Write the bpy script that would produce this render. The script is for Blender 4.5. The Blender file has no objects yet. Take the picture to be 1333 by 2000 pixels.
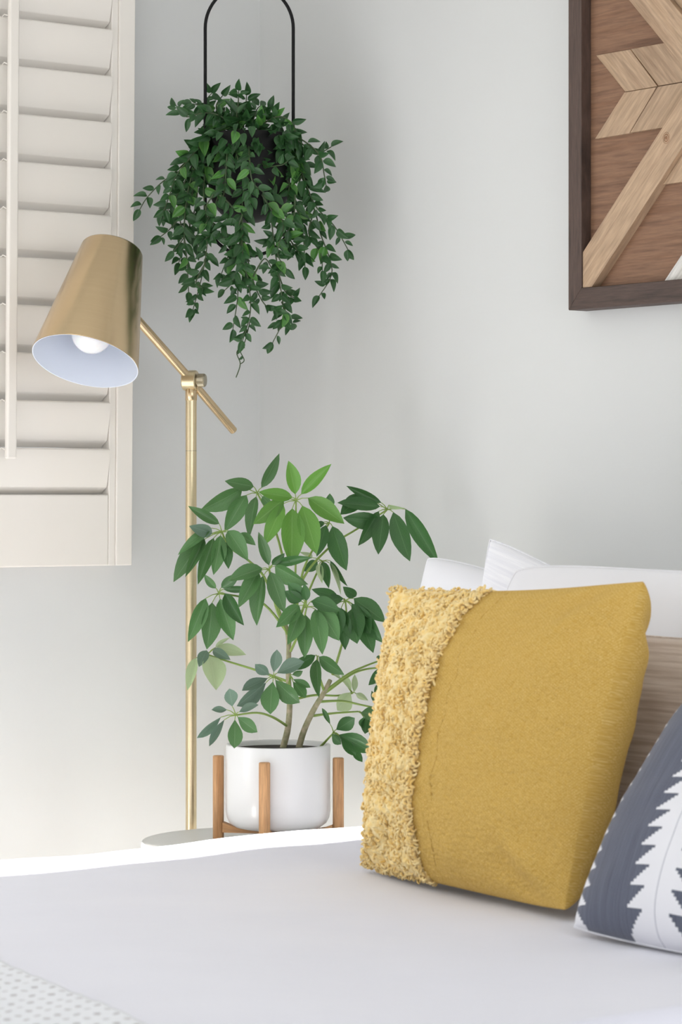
import bpy, math, random
from mathutils import Vector as V, Matrix, noise
R = random.Random(7)
scn = bpy.context.scene
COL = scn.collection
# ------------------------------------------------------------------ camera
FPX, CX, HY, CH = 5400.0, 666.5, 970.0, 1.2      # focal length in pixels, centre, horizon row, eye height
cd = bpy.data.cameras.new('camera'); cam = bpy.data.objects.new('camera', cd); COL.objects.link(cam)
cam.location = (0, 0, CH); cam.rotation_euler = (math.pi/2, 0, 0)
cd.sensor_fit = 'VERTICAL'; cd.sensor_height = 36; cd.lens = FPX/2000*36
cd.shift_y = (HY-1000)/2000; cd.clip_start = .05
cd.dof.use_dof = True; cd.dof.focus_distance = 5.35; cd.dof.aperture_fstop = 10
scn.camera = cam
scn.view_settings.view_transform = 'Standard'; scn.view_settings.look = 'None'
scn.view_settings.gamma = 1; scn.view_settings.use_curve_mapping = False
scn.view_settings.exposure = 0.21
# ------------------------------------------------------------------ room frame
C = V((-.176, 6.0, 0))                       # foot of the corner
D1 = V((7074, 5400, 0)).normalized()         # along the window wall, towards the corner
D2 = V((-5400, 7074, 0)).normalized()        # along the headboard wall, towards the corner
UZ = V((0, 0, 1))
def rm(a, d, z=0):                           # a = distance from headboard wall, d = distance from window wall
    return C - D1*a - D2*d + UZ*z
def px(x, y, Y):                             # photo pixel at depth Y
    return V(((x-CX)/FPX*Y, Y, CH+(HY-y)/FPX*Y))
def on_plane(x, y, p0, n):
    d = V(((x-CX)/FPX, 1, (HY-y)/FPX)); o = V((0, 0, CH))
    return o + d*((p0-o).dot(n)/d.dot(n))
# ------------------------------------------------------------------ light
w = bpy.data.worlds.new('sky'); scn.world = w; w.use_nodes = True
bg = w.node_tree.nodes['Background']; bg.inputs[0].default_value = (.93, .96, 1, 1); bg.inputs[1].default_value = .85
sd = bpy.data.lights.new('sun', 'SUN'); sun = bpy.data.objects.new('sun', sd); COL.objects.link(sun)
sd.energy = 30; sd.angle = math.radians(.35); sd.color = (1, .99, .97)
SUN_EL = math.radians(20)
sdir = (D1*math.cos(SUN_EL) - UZ*math.sin(SUN_EL)).normalized()
sun.rotation_euler = sdir.to_track_quat('-Z', 'Y').to_euler()
def area(name, loc, target, sx, sy, energy, col):
    l = bpy.data.lights.new(name, 'AREA'); o = bpy.data.objects.new(name, l); COL.objects.link(o)
    l.shape = 'RECTANGLE'; l.size = sx; l.size_y = sy; l.energy = energy; l.color = col
    o.location = loc; o.rotation_euler = (target-loc).to_track_quat('-Z', 'Y').to_euler()
    return o
area('window_light', rm(2.25, .02, 1.55), rm(2.25, 2, 1.55), 1.35, 1.25, 14, (.97, .985, 1))
area('fill_light', rm(1.7, 5.4, 1.2), rm(.6, 0, 1.2), 2.0, 1.8, 25, (.98, .985, 1))  # unseen fill lamp added beside the camera to brighten the window wall
# ------------------------------------------------------------------ helpers
def s2l(c):
    return tuple(((v/255)/12.92 if v/255 <= .04045 else ((v/255+.055)/1.055)**2.4) for v in c)+(1,)
class MB:
    def __init__(s): s.v = []; s.f = []; s.uv = []
    def add(s, vs, fs, uvs=None):
        o = len(s.v); s.v += [tuple(p) for p in vs]; s.f += [tuple(i+o for i in f) for f in fs]
        s.uv += (uvs if uvs else [(0, 0)]*len(vs))
        return s
    def box(s, o, ex, ey, ez):               # corner and three edge vectors
        P = [o+ex*i+ey*j+ez*k for k in (0, 1) for j in (0, 1) for i in (0, 1)]
        lx, ly, lz = ex.length, ey.length, ez.length
        uv = [(i*lx+j*ly, k*lz+j*ly) for k in (0, 1) for j in (0, 1) for i in (0, 1)]
        return s.add(P, [(0, 2, 3, 1), (4, 5, 7, 6), (0, 1, 5, 4), (2, 6, 7, 3), (0, 4, 6, 2), (1, 3, 7, 5)], uv)
    def tube(s, pts, rad, n=12, cap=True):
        if not hasattr(rad, '__len__'): rad = [rad]*len(pts)
        pts = [V(p) for p in pts]; vs = []; uv = []; fs = []
        t0 = (pts[1]-pts[0]).normalized(); up = V((0, 0, 1)) if abs(t0.z) < .9 else V((1, 0, 0))
        a = t0.cross(up).normalized(); L = 0
        for i, p in enumerate(pts):
            t = (pts[min(i+1, len(pts)-1)]-pts[max(i-1, 0)]).normalized()
            a = (a - t*a.dot(t)).normalized(); b = t.cross(a)
            if i: L += (p-pts[i-1]).length
            for k in range(n):
                q = 2*math.pi*k/n
                vs.append(p+(a*math.cos(q)+b*math.sin(q))*rad[i]); uv.append((k/n*rad[i]*6.28, L))
        for i in range(len(pts)-1):
            for k in range(n):
                fs.append((i*n+k, i*n+(k+1) % n, (i+1)*n+(k+1) % n, (i+1)*n+k))
        if cap: fs.append(tuple(range(n))[::-1]); fs.append(tuple((len(pts)-1)*n+k for k in range(n)))
        return s.add(vs, fs, uv)
    def lathe(s, c, axis, prof, n=48):       # prof: (radius, height) list
        axis = axis.normalized(); up = V((0, 0, 1)) if abs(axis.z) < .9 else V((1, 0, 0))
        a = axis.cross(up).normalized(); b = axis.cross(a); vs = []; fs = []; uv = []
        for (r, h) in prof:
            for k in range(n):
                q = 2*math.pi*k/n; vs.append(c+axis*h+(a*math.cos(q)+b*math.sin(q))*r); uv.append((k/n, h))
        for i in range(len(prof)-1):
            for k in range(n):
                fs.append((i*n+k, i*n+(k+1) % n, (i+1)*n+(k+1) % n, (i+1)*n+k))
        return s.add(vs, fs, uv)
    def mesh(s, name, smooth=True):
        m = bpy.data.meshes.new(name); m.from_pydata(s.v, [], s.f)
        ul = m.uv_layers.new(name='UVMap')
        for l in m.loops: ul.data[l.index].uv = s.uv[l.vertex_index]
        if smooth: m.polygons.foreach_set('use_smooth', [True]*len(m.polygons))
        m.update(); return m
def fixn(me):
    import bmesh
    b = bmesh.new(); b.from_mesh(me); bmesh.ops.recalc_face_normals(b, faces=b.faces); b.to_mesh(me); b.free()
def tag(o, label=None, cat=None, group=None, kind=None):
    if label: o['label'] = label
    if cat: o['category'] = cat
    if group: o['group'] = group
    if kind: o['kind'] = kind
    return o
def root(name, loc, label, cat):
    o = bpy.data.objects.new(name, None); COL.objects.link(o); o.location = loc
    o.empty_display_size = .05
    return tag(o, label, cat)
def put(name, data, mat, parent=None, smooth=True, bevel=0, fix=True, subsurf=0, auto=None):
    me = data.mesh(name, smooth) if isinstance(data, MB) else data
    if fix and isinstance(data, MB): fixn(me)
    if mat and not me.materials: me.materials.append(mat)
    o = bpy.data.objects.new(name, me); COL.objects.link(o)
    if parent:
        o.parent = parent
        if parent.type == 'EMPTY': o.matrix_parent_inverse = Matrix.Translation(-V(parent.location))
    if bevel:
        b = o.modifiers.new('bevel', 'BEVEL'); b.width = bevel; b.segments = 3; b.limit_method = 'ANGLE'; b.angle_limit = .6
    if subsurf:
        b = o.modifiers.new('sub', 'SUBSURF'); b.levels = b.render_levels = subsurf
    if auto or (bevel and smooth):
        for p in me.polygons: p.use_smooth = True
        try:
            me.set_sharp_from_angle(angle=math.radians(auto or 35))
        except Exception: pass
    return o
# ------------------------------------------------------------------ materials
class Mat:
    def __init__(s, name, col, rough=.6, metal=0, **k):
        s.m = bpy.data.materials.new(name); s.m.use_nodes = True; s.nt = s.m.node_tree
        s.b = s.nt.nodes['Principled BSDF']
        s.b.inputs['Base Color'].default_value = s2l(col); s.b.inputs['Roughness'].default_value = rough
        s.b.inputs['Metallic'].default_value = metal
        for a, v in k.items(): s.b.inputs[a.replace('_', ' ')].default_value = v
    def n(s, t, **k):
        x = s.nt.nodes.new('ShaderNode'+t)
        for a, v in k.items():
            if hasattr(x, a): setattr(x, a, v)
            else: x.inputs[a.replace('_', ' ')].default_value = v
        return x
    def l(s, a, b): s.nt.links.new(a, b)
    def coord(s, which='Object', scale=(1, 1, 1), rot=(0, 0, 0)):
        c = s.n('TexCoord'); mp = s.n('Mapping'); mp.inputs['Scale'].default_value = scale; mp.inputs['Rotation'].default_value = rot
        s.l(c.outputs[which], mp.inputs['Vector']); return mp.outputs[0]
    def noise(s, vec, scale, detail=3, rough=.5):
        x = s.n('TexNoise'); x.inputs['Scale'].default_value = scale; x.inputs['Detail'].default_value = detail
        x.inputs['Roughness'].default_value = rough; s.l(vec, x.inputs['Vector']); return x.outputs['Fac']
    def ramp(s, fac, stops):
        r = s.n('ValToRGB'); e = r.color_ramp.elements
        while len(e) < len(stops): e.new(.5)
        for el, (p, c) in zip(e, stops): el.position = p; el.color = c if len(c) == 4 else s2l(c)
        s.l(fac, r.inputs[0]); return r.outputs[0]
    def bump(s, h, strength=.3, dist=.002, prev=None):
        b = s.n('Bump'); b.inputs['Strength'].default_value = strength; b.inputs['Distance'].default_value = dist
        s.l(h, b.inputs['Height'])
        if prev: s.l(prev, b.inputs['Normal'])
        s.l(b.outputs[0], s.b.inputs['Normal']); return b.outputs[0]
    def color(s, c): s.l(c, s.b.inputs['Base Color'])
    def mth(s, op, a, b=None, c=None):
        x = s.n('Math', operation=op)
        for i, v in enumerate((a, b, c)):
            if v is None: continue
            if isinstance(v, (int, float)): x.inputs[i].default_value = v
            else: s.l(v, x.inputs[i])
        return x.outputs[0]
    def mix(s, f, a, b, blend='MIX'):
        x = s.n('MixRGB'); x.blend_type = blend
        for i, v in enumerate((f, a, b)):
            if isinstance(v, (int, float)): x.inputs[i].default_value = v
            elif isinstance(v, tuple): x.inputs[i].default_value = v if len(v) == 4 else s2l(v)
            else: s.l(v, x.inputs[i])
        return x.outputs[0]
def simple_noise_mat(name, c1, c2, scale, rough=.6, bscale=None, bstr=.2, bdist=.001, which='Object', vs=(1, 1, 1), metal=0, **k):
    m = Mat(name, c1, rough, metal, **k); v = m.coord(which, vs)
    m.color(m.ramp(m.noise(v, scale), [(.35, c1), (.65, c2)]))
    if bscale: m.bump(m.noise(m.coord(which, vs), bscale, 4), bstr, bdist)
    return m.m
M = {}
M['wall'] = simple_noise_mat('wall_paint', (219, 220, 219), (216, 217, 216), 1.2, .75, 55, .25, .0012)
M['ceil'] = simple_noise_mat('ceiling_paint', (222, 222, 218), (218, 218, 214), 2, .8, 80, .1)
M['floor'] = simple_noise_mat('floor_wood', (222, 221, 220), (210, 208, 206), 6, .45, vs=(1, 8, 1))
M['shutter'] = simple_noise_mat('shutter_paint', (244, 239, 232), (242, 236, 228), 3, .42, 60, .05)
M['whitepaint'] = simple_noise_mat('white_paint', (236, 235, 232), (232, 231, 228), 3, .5)
M['glass'] = Mat('glass', (255, 255, 255), .02, Transmission_Weight=1.0, IOR=1.45).m
def brass(name, c1, c2, rough, ang=0, ax='v'):
    m = Mat(name, c1, rough, 1)
    v = m.coord('UV', (1, 900, 1) if ax == 'v' else (900, 1, 1))
    f = m.noise(v, 3, 3)
    m.color(m.ramp(f, [(.3, c1), (.7, c2)]))
    m.l(m.mth('MULTIPLY_ADD', f, .03, rough-.015), m.b.inputs['Roughness'])
    
    return m.m
M['brass'] = brass('brushed_brass', (216, 192, 156), (208, 184, 147), .25)
M['brass_light'] = brass('brass_pole', (222, 205, 170), (214, 197, 162), .3)
M['nickel'] = brass('brushed_nickel', (176, 168, 148), (156, 148, 128), .3, ax='u')
M['lining'] = Mat('shade_lining', (226, 232, 244), .5).m
M['bulb'] = Mat('bulb_glass', (252, 252, 252), .18, Subsurface_Weight=.3, Coat_Weight=.5).m
M['black'] = simple_noise_mat('black_metal', (10, 10, 11), (13, 13, 14), 30, .5, Specular_IOR_Level=.25)
M['soil'] = simple_noise_mat('soil', (24, 20, 16), (48, 38, 28), 120, .95, 200, .8, .004)
M['ceramic'] = Mat('white_ceramic', (240, 240, 240), .3, Coat_Weight=.25).m
M['table'] = simple_noise_mat('table_white', (226, 226, 222), (222, 221, 217), 5, .45)
def wood(name, c1, c2, c3, scale=14, rough=.55, grain=(1, .06, 1), bstr=.25, rand=.25):
    m = Mat(name, c1, rough); v = m.coord('UV', (22, 1.4, 1))
    oi = m.n('ObjectInfo'); ad = m.n('VectorMath', operation='ADD'); m.l(v, ad.inputs[0])
    sc = m.n('VectorMath', operation='SCALE'); cmb = m.n('CombineXYZ'); 
    m.l(oi.outputs['Random'], cmb.inputs[0]); m.l(oi.outputs['Random'], cmb.inputs[1]); m.l(cmb.outputs[0], sc.inputs[0]); sc.inputs['Scale'].default_value = 37
    m.l(sc.outputs[0], ad.inputs[1]); v = ad.outputs[0]
    f = m.noise(v, scale*.25, 6, .62); f2 = m.noise(v, scale*1.6, 4, .6)
    col = m.ramp(f, [(.3, c1), (.5, c2), (.72, c3)])
    col = m.mix(.35, col, m.ramp(f2, [(.35, (120, 120, 120)), (.65, (255, 255, 255))]), 'MULTIPLY')
    k = m.mth('MULTIPLY_ADD', oi.outputs['Random'], rand, 1-rand*.5)
    cc = m.n('CombineXYZ'); [m.l(k, cc.inputs[i]) for i in range(3)]
    col = m.mix(1.0, col, cc.outputs[0], 'MULTIPLY')
    m.color(col); m.bump(f2, bstr, .0008)
    return m.m
M['oak'] = wood('stand_wood', (206, 152, 100), (222, 172, 122), (190, 132, 82), 8, .5, rand=.08)
M['bar'] = wood('bar_wood', (200, 146, 92), (212, 160, 108), (188, 132, 82), 6, .5, rand=.05)
M['backing'] = wood('stained_backing', (136, 98, 72), (156, 118, 92), (110, 76, 56), 7, .65, bstr=.3)
M['plank'] = wood('natural_plank', (180, 150, 120), (192, 163, 134), (152, 122, 96), 7, .6, rand=.18)
M['darkframe'] = wood('dark_frame', (70, 54, 48), (90, 72, 64), (50, 38, 33), 12, .6, bstr=.5)
M['whiteplank'] = wood('white_washed_plank', (226, 222, 216), (236, 233, 228), (200, 190, 180), 7, .6, rand=.05)
def knot_plank(p0):                              # the beam with a knot, ring pattern about one UV point
    m = M['plank'].copy(); m.name = 'knotted_plank'; nt = m.node_tree
    return m
def fabric(name, c1, c2, weave=700, str_=.3, rough=.9, sheen=.3, slub=None, wr=0):
    m = Mat(name, c1, rough, Sheen_Weight=sheen)
    v = m.coord('UV', (1, 1, 1)); ob = m.coord('Object')
    if slub: f = m.noise(m.coord('UV', slub), 1, 5, .65)
    else: f = m.noise(ob, 4, 3)
    m.color(m.ramp(f, [(.38, c1), (.62, c2)]))
    wv = m.noise(ob, weave, 2); nb = m.bump(wv, str_, .0006)
    if wr: m.bump(m.noise(ob, 7, 3, .5), wr, .02, nb)
    return m.m
M['duvet'] = fabric('white_duvet_cotton', (224, 224, 235), (222, 222, 233), 500, .12, wr=.12)
M['mattress'] = fabric('mattress_ticking', (235, 235, 235), (228, 228, 228), 300)
M['white_cotton'] = fabric('white_cotton', (238, 238, 243), (235, 235, 240), 500, .12, wr=.2)
M['linen'] = fabric('white_slub_linen', (243, 243, 247), (230, 230, 237), 400, .4, slub=(3, 90, 1))
M['shaded_linen'] = fabric('shaded_pillow_linen', (226, 214, 204), (190, 172, 158), 400, .4, slub=(2, 45, 1))  # beige tones carry the shade on the white pillow's lower part
def mustard_weave():
    m = Mat('mustard_wool', (218, 172, 72), .95, Sheen_Weight=.25)
    m.b.inputs['Sheen Tint'].default_value = s2l((240, 205, 120))
    v = m.coord('UV', (1, 1, 1), (0, 0, .6))
    a = m.n('TexWave', wave_type='BANDS', bands_direction='X'); a.inputs['Scale'].default_value = 52; a.inputs['Distortion'].default_value = 7; a.inputs['Detail'].default_value = 2; a.inputs['Detail Scale'].default_value = 6
    b = m.n('TexWave', wave_type='BANDS', bands_direction='Y'); b.inputs['Scale'].default_value = 44; b.inputs['Distortion'].default_value = 8; b.inputs['Detail'].default_value = 2; b.inputs['Detail Scale'].default_value = 5
    m.l(v, a.inputs['Vector']); m.l(v, b.inputs['Vector'])
    h = m.mth('MULTIPLY', a.outputs['Fac'], b.outputs['Fac'])
    n = m.noise(v, 105, 3, .75)
    hh = m.mth('MULTIPLY_ADD', n, 2.6, m.mth('MULTIPLY', h, 1.6))
    m.color(m.mix(h, m.ramp(n, [(.3, (196, 154, 66)), (.7, (210, 171, 86))]), (224, 194, 122)))
    m.bump(hh, .35, .002)
    return m.m
M['mustard'] = mustard_weave()
M['shag'] = simple_noise_mat('mustard_shag', (246, 210, 128), (252, 230, 172), 90, .9, Sheen_Weight=.3)
def navy_mat():
    m = Mat('navy_ikat', (80, 84, 102), .9, Sheen_Weight=.2)
    c = m.n('TexCoord'); sp = m.n('SeparateXYZ'); m.l(c.outputs['UV'], sp.inputs[0]); u, v = sp.outputs[0], sp.outputs[1]
    # distance to nearest white column centre; period .262, first centre -.012
    uu = m.mth('ADD', u, .045+.21); k = m.mth('DIVIDE', uu, .42); fr = m.mth('FRACT', k)
    d = m.mth('ABSOLUTE', m.mth('SUBTRACT', fr, .5))          # 0 centre .. .5 = .131 of u
    d = m.mth('MULTIPLY', d, .42)
    vv = m.mth('MULTIPLY', v, 18.5); fv = m.mth('FRACT', vv)
    st = m.mth('DIVIDE', m.mth('FLOOR', m.mth('MULTIPLY', fv, 7)), 7)
    wd = m.mth('MULTIPLY_ADD', m.mth('SUBTRACT', 1, st), .07, .042)
    white = m.mth('LESS_THAN', d, wd)
    seam = m.mth('LESS_THAN', d, .0016)
    s1 = m.mth('SINE', m.mth('MULTIPLY', u, 900)); s1 = m.mth('MULTIPLY_ADD', s1, .5, .5)
    s2 = m.noise(m.coord('UV', (130, 3, 1)), 1, 3, .6)
    sf = m.mth('MULTIPLY', s1, s2)
    navy = m.ramp(sf, [(.1, (66, 70, 88)), (.6, (116, 122, 140))])
    wh = m.mix(seam, (236, 236, 242), (176, 178, 190))
    m.color(m.mix(white, navy, wh)); m.bump(s1, .35, .0008)
    return m.m
M['navy'] = navy_mat()
def throw_mat():
    m = Mat('dotted_waffle', (228, 230, 234), .95, Sheen_Weight=.2)
    c = m.n('TexCoord'); sp = m.n('SeparateXYZ'); m.l(c.outputs['UV'], sp.inputs[0]); u, v = sp.outputs[0], sp.outputs[1]
    row = m.mth('FLOOR', m.mth('DIVIDE', u, .020)); off = m.mth('MULTIPLY', m.mth('MODULO', row, 2), .5)
    fu = m.mth('SUBTRACT', m.mth('FRACT', m.mth('DIVIDE', u, .020)), .5)
    fv = m.mth('SUBTRACT', m.mth('FRACT', m.mth('ADD', m.mth('DIVIDE', v, .030), off)), .5)
    d = m.mth('SQRT', m.mth('ADD', m.mth('MULTIPLY', m.mth('POWER', fu, 2), 1), m.mth('MULTIPLY', m.mth('POWER', fv, 2), 2.2)))
    r = m.n('MapRange'); m.l(d, r.inputs[0]); r.inputs[1].default_value = .17; r.inputs[2].default_value = .27; r.inputs[3].default_value = 1; r.inputs[4].default_value = 0
    m.color(m.mix(r.outputs[0], (230, 232, 238), (192, 190, 194)))
    m.bump(m.mth('MULTIPLY', r.outputs[0], -1), .6, .004)
    return m.m
M['throw'] = throw_mat()
def leaf_mat(name, c1, c2, vein, rough=.42, trans=.12, strv=.35, edge=None):
    m = Mat(name, c1, rough)
    c = m.n('TexCoord'); sp = m.n('SeparateXYZ'); m.l(c.outputs['UV'], sp.inputs[0]); u, v = sp.outputs[0], sp.outputs[1]
    au = m.mth('ABSOLUTE', m.mth('SUBTRACT', u, .5))
    mid = m.mth('LESS_THAN', au, .022)
    sv = m.mth('SINE', m.mth('MULTIPLY', m.mth('SUBTRACT', v, m.mth('MULTIPLY', au, .9)), 55))
    sv = m.mth('GREATER_THAN', sv, .93)
    ve = m.mth('MAXIMUM', mid, m.mth('MULTIPLY', sv, .28))
    oi = m.n('ObjectInfo'); base = m.ramp(m.noise(m.coord('Object'), 60, 3), [(.3, c1), (.7, c2)])
    kk = m.mth('MULTIPLY_ADD', oi.outputs['Random'], .45, .78)
    cc = m.n('CombineXYZ'); [m.l(kk, cc.inputs[i]) for i in range(3)]
    base = m.mix(1.0, base, cc.outputs[0], 'MULTIPLY')
    if edge:
        eg = m.n('MapRange'); m.l(au, eg.inputs[0]); eg.inputs[1].default_value = .3; eg.inputs[2].default_value = .5
        base = m.mix(m.mth('MULTIPLY', eg.outputs[0], .5), base, edge)
    m.color(m.mix(m.mth('MULTIPLY', ve, strv), base, vein))
    m.bump(m.mth('SUBTRACT', 1, ve), .25, .001)
    tr = m.n('BsdfTranslucent'); tr.inputs[0].default_value = s2l(tuple(min(255, int(x*1.35+20)) for x in c2))
    mx = m.n('MixShader'); mx.inputs[0].default_value = trans
    out = m.nt.nodes['Material Output']
    m.l(m.b.outputs[0], mx.inputs[1]); m.l(tr.outputs[0], mx.inputs[2]); m.l(mx.outputs[0], out.inputs[0])
    return m.m
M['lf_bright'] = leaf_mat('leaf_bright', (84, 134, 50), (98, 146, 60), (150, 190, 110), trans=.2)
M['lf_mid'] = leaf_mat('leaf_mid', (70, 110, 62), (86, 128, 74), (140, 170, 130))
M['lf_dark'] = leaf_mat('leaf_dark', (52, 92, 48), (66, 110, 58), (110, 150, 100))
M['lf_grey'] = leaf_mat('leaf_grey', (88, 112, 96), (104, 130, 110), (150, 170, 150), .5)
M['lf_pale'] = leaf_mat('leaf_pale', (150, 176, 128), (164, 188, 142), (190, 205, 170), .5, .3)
M['hl_dark'] = leaf_mat('vine_leaf_dark', (34, 68, 38), (50, 92, 46), (90, 130, 84), .38, .06, edge=(62, 108, 56))
M['hl_light'] = leaf_mat('vine_leaf_light', (64, 116, 52), (88, 144, 66), (150, 190, 140), .32, .08, edge=(120, 160, 80))
M['stem_green'] = Mat('stem_green', (142, 168, 84), .5).m
M['stem_vine'] = Mat('stem_vine', (66, 84, 52), .5).m
M['trunk'] = simple_noise_mat('trunk_bark', (146, 148, 108), (186, 174, 146), 90, .7, 200, .5)
# ------------------------------------------------------------------ structure
H = 2.62; AX = 4.35; DX = 6.2                     # ceiling height, depth from headboard wall, from window wall
def slab(name, a0, a1, d0, d1, z0, z1, mat):
    mb = MB(); mb.box(rm(a0, d0, z0), -D1*(a1-a0), -D2*(d1-d0), UZ*(z1-z0))
    return tag(put(name, mb, mat, smooth=False), kind='structure')
slab('floor', -.12, AX+.12, -.12, DX, -.1, 0, M['floor'])
slab('ceiling', -.12, AX+.12, -.12, DX, H, H+.1, M['ceil'])
WB = (1.55, 2.95, .92, 2.2)                         # second opening in the window wall, left of the picture
slab('wall_right', -.12, 0, -.12, DX, 0, H, M['wall'])
def wall_holes(name, rects, mk):
    mb = MB()
    for r in rects: mk(mb, *r)
    return tag(put(name, mb, M['wall'], smooth=False), kind='structure')
WA0, WA1, WZ0, WZ1 = .40, .90, 1.12, 2.32          # opening behind the shutter
wall_holes('wall_back', [(0, WA0, 0, H), (WA1, WB[0], 0, H), (WB[1], AX, 0, H), (WB[0], WB[1], 0, WB[2]), (WB[0], WB[1], WB[3], H), (WA0, WA1, 0, WZ0), (WA0, WA1, WZ1, H)],
           lambda mb, a0, a1, z0, z1: mb.box(rm(a0, 0, z0), -D1*(a1-a0), D2*.12, UZ*(z1-z0)))
LD0, LD1, LZ0, LZ1 = .80, 1.105, 1.45, 2.08        # invented slot in the unseen left wall, shaped to throw the sun strip
wall_holes('wall_left_sun_gaps', [(-.12, .34, 0, H), (.34, .78, 0, .12), (.34, .78, 1.94, H), (.78, LD0, 0, H), (LD0, LD1, 0, LZ0), (LD0, LD1, LZ1, H), (LD1, 1.2, 0, H), (1.2, 4.6, 0, .06), (1.2, 4.6, .72, H), (4.6, DX, 0, H)],  # unseen wall; low gaps added so the sunlit floor bounces light up
           lambda mb, d0, d1, z0, z1: mb.box(rm(AX, d0, z0), -D1*.12, -D2*(d1-d0), UZ*(z1-z0)))
mb = MB()
for z in (WZ0, WZ1-.04): mb.box(rm(WA0, -.1, z), -D1*(WA1-WA0), -D2*.04, UZ*.04)
for a in (WA0, WA1-.04): mb.box(rm(a, -.1, WZ0), -D1*.04, -D2*.04, UZ*(WZ1-WZ0))
win = tag(put('window_1', mb, M['whitepaint'], smooth=False), kind='structure')
mb = MB(); mb.box(rm(WA0+.03, -.085, WZ0+.03), -D1*(WA1-WA0-.06), -D2*.006, UZ*(WZ1-WZ0-.06))
put('pane', mb, M['glass'], win, smooth=False)
mb = MB()
for z in (WB[2], WB[3]-.05, (WB[2]+WB[3])/2): mb.box(rm(WB[0], -.1, z), -D1*(WB[1]-WB[0]), -D2*.04, UZ*.05)
for a in (WB[0], WB[1]-.05): mb.box(rm(a, -.1, WB[2]), -D1*.05, -D2*.04, UZ*(WB[3]-WB[2]))
tag(put('window_2', mb, M['whitepaint'], smooth=False), kind='structure')
slab('baseboard_back', 0.015, AX, 0, .015, 0, .1, M['whitepaint'])
slab('baseboard_right', 0, .015, 0, DX, 0, .1, M['whitepaint'])
# ------------------------------------------------------------------ shutter
SO = .028                                          # back of the panel off the wall; front at SO+.03
SHA0, SHA1 = .335, .90
nW = D2
pF = rm(0, SO+.03)
pr = on_plane(258, 1104, pF, nW); SHA0 = -(pr-C).dot(D1); SHZ0 = pr.z
pt = on_plane(267, 300, pF, nW)
sh = root('window_shutter', rm(SHA0, SO, SHZ0), 'cream plantation shutter panel with closed louvers beside the hanging planter', 'shutter')
lean = .0075
def shp(a, d, z):                                  # the panel hangs slightly out of plumb
    return rm(a - (z-SHZ0)*lean, d, z)
A_in = -(on_plane(214, 1000, pF, nW)-C).dot(D1)
A_bead = -(on_plane(227, 1000, pF, nW)-C).dot(D1)
SHZ1 = 2.42
def shbox(mb, a0, a1, d0, d1, z0, z1):
    P = [shp(a, d, z) for z in (z0, z1) for d in (d0, d1) for a in (a0, a1)]
    mb.add(P, [(0, 2, 3, 1), (4, 5, 7, 6), (0, 1, 5, 4), (2, 6, 7, 3), (0, 4, 6, 2), (1, 3, 7, 5)])
mb = MB(); shbox(mb, SHA0, A_bead, SO, SO+.03, SHZ0, SHZ1); put('stile', mb, M['shutter'], sh, bevel=.002)
mb = MB(); shbox(mb, A_bead, A_in, SO, SO+.026, SHZ0, SHZ1); put('bead', mb, M['shutter'], sh, bevel=.002)
SHA1 = SHA0 + .60
mb = MB(); shbox(mb, SHA1-.05, SHA1, SO, SO+.03, SHZ0, SHZ1); put('stile', mb, M['shutter'], sh, bevel=.002)
zr = on_plane(190, 966, pF, nW).z
mb = MB(); shbox(mb, A_in+.0005, SHA1-.051, SO+.002, SO+.0265, SHZ0, zr); put('bottom_rail', mb, M['shutter'], sh, bevel=.003)
mb = MB(); shbox(mb, A_in+.0005, SHA1-.051, SO+.002, SO+.0265, SHZ1-.06, SHZ1); put('top_rail', mb, M['shutter'], sh, bevel=.003)
mb = MB(); shbox(mb, SHA0-.004, SHA1, 0.0005, SO-.001, SHZ0+.004, SHZ1+.004)
# mounting frame behind the panel: four strips so that the opening stays open
mb = MB()
for (a0, a1, z0, z1) in ((SHA0+.004, A_in, SHZ0+.004, SHZ1), (SHA1-.045, SHA1, SHZ0+.004, SHZ1), (A_in, SHA1-.045, SHZ0+.004, SHZ0+.05), (A_in, SHA1-.045, SHZ1-.05, SHZ1)):
    shbox(mb, a0, a1, .0005, SO-.0005, z0, z1)
put('mounting_frame', mb, M['shutter'], sh, smooth=False)
pitch = 91.0/FPX*5.70
LW, LT, TILT = .0995, .018, math.radians(11)
prof = [(-.0275, .0088), (-.0290, .0082), (-.0475, -.0130), (-.0485, -.0140), (-.0470, -.0145), (-.030, -.0100), (.040, -.0095), (.047, -.0060), (.0505, -.0010),
        (.0512, .0020), (.0508, .0045), (.0490, .0070), (.0440, .0085), (.030, .0092), (.010, .0096), (-.010, .0096), (-.025, .0090)]
lmesh = None
zc0 = on_plane(208, 963, rm(0, SO+.045), nW).z + pitch*.5 - .0065
aL, aR = SHA1-.052, A_in+.002
i = 0; z = zc0
while z + .05 < SHZ1-.06:
    if lmesh is None:
        mb = MB(); vs = []; n = len(prof)
        for a in (aR, aL):
            for (p, q) in prof:
                dz = p*math.cos(TILT)+q*math.sin(TILT)*-1; dd = p*math.sin(TILT)+q*math.cos(TILT)
                vs.append(rm(a, SO+.017+dd, 0)+UZ*dz)
        fs = [(k, (k+1) % n, n+(k+1) % n, n+k) for k in range(n)]+[tuple(range(n)), tuple(range(n, 2*n))]
        mb.add(vs, fs); lmesh = mb.mesh('louver'); fixn(lmesh); lmesh.materials.append(M['shutter']); lmesh.set_sharp_from_angle(angle=.62)
    o = bpy.data.objects.new('louver', lmesh); COL.objects.link(o); o.parent = sh
    o.matrix_parent_inverse = Matrix.Translation(-V(sh.location)); o.location = UZ*z + D1*((z-SHZ0)*lean)
    z += pitch; i += 1
NL = i
rodp0 = rm(0, SO+.075)
ra = -(on_plane(22, 880, rodp0, nW)-C).dot(D1); rz0 = on_plane(22, 896, rodp0, nW).z
mb = MB(); rw = .0115
P0 = shp(ra-rw, SO+.066, rz0)
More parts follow.
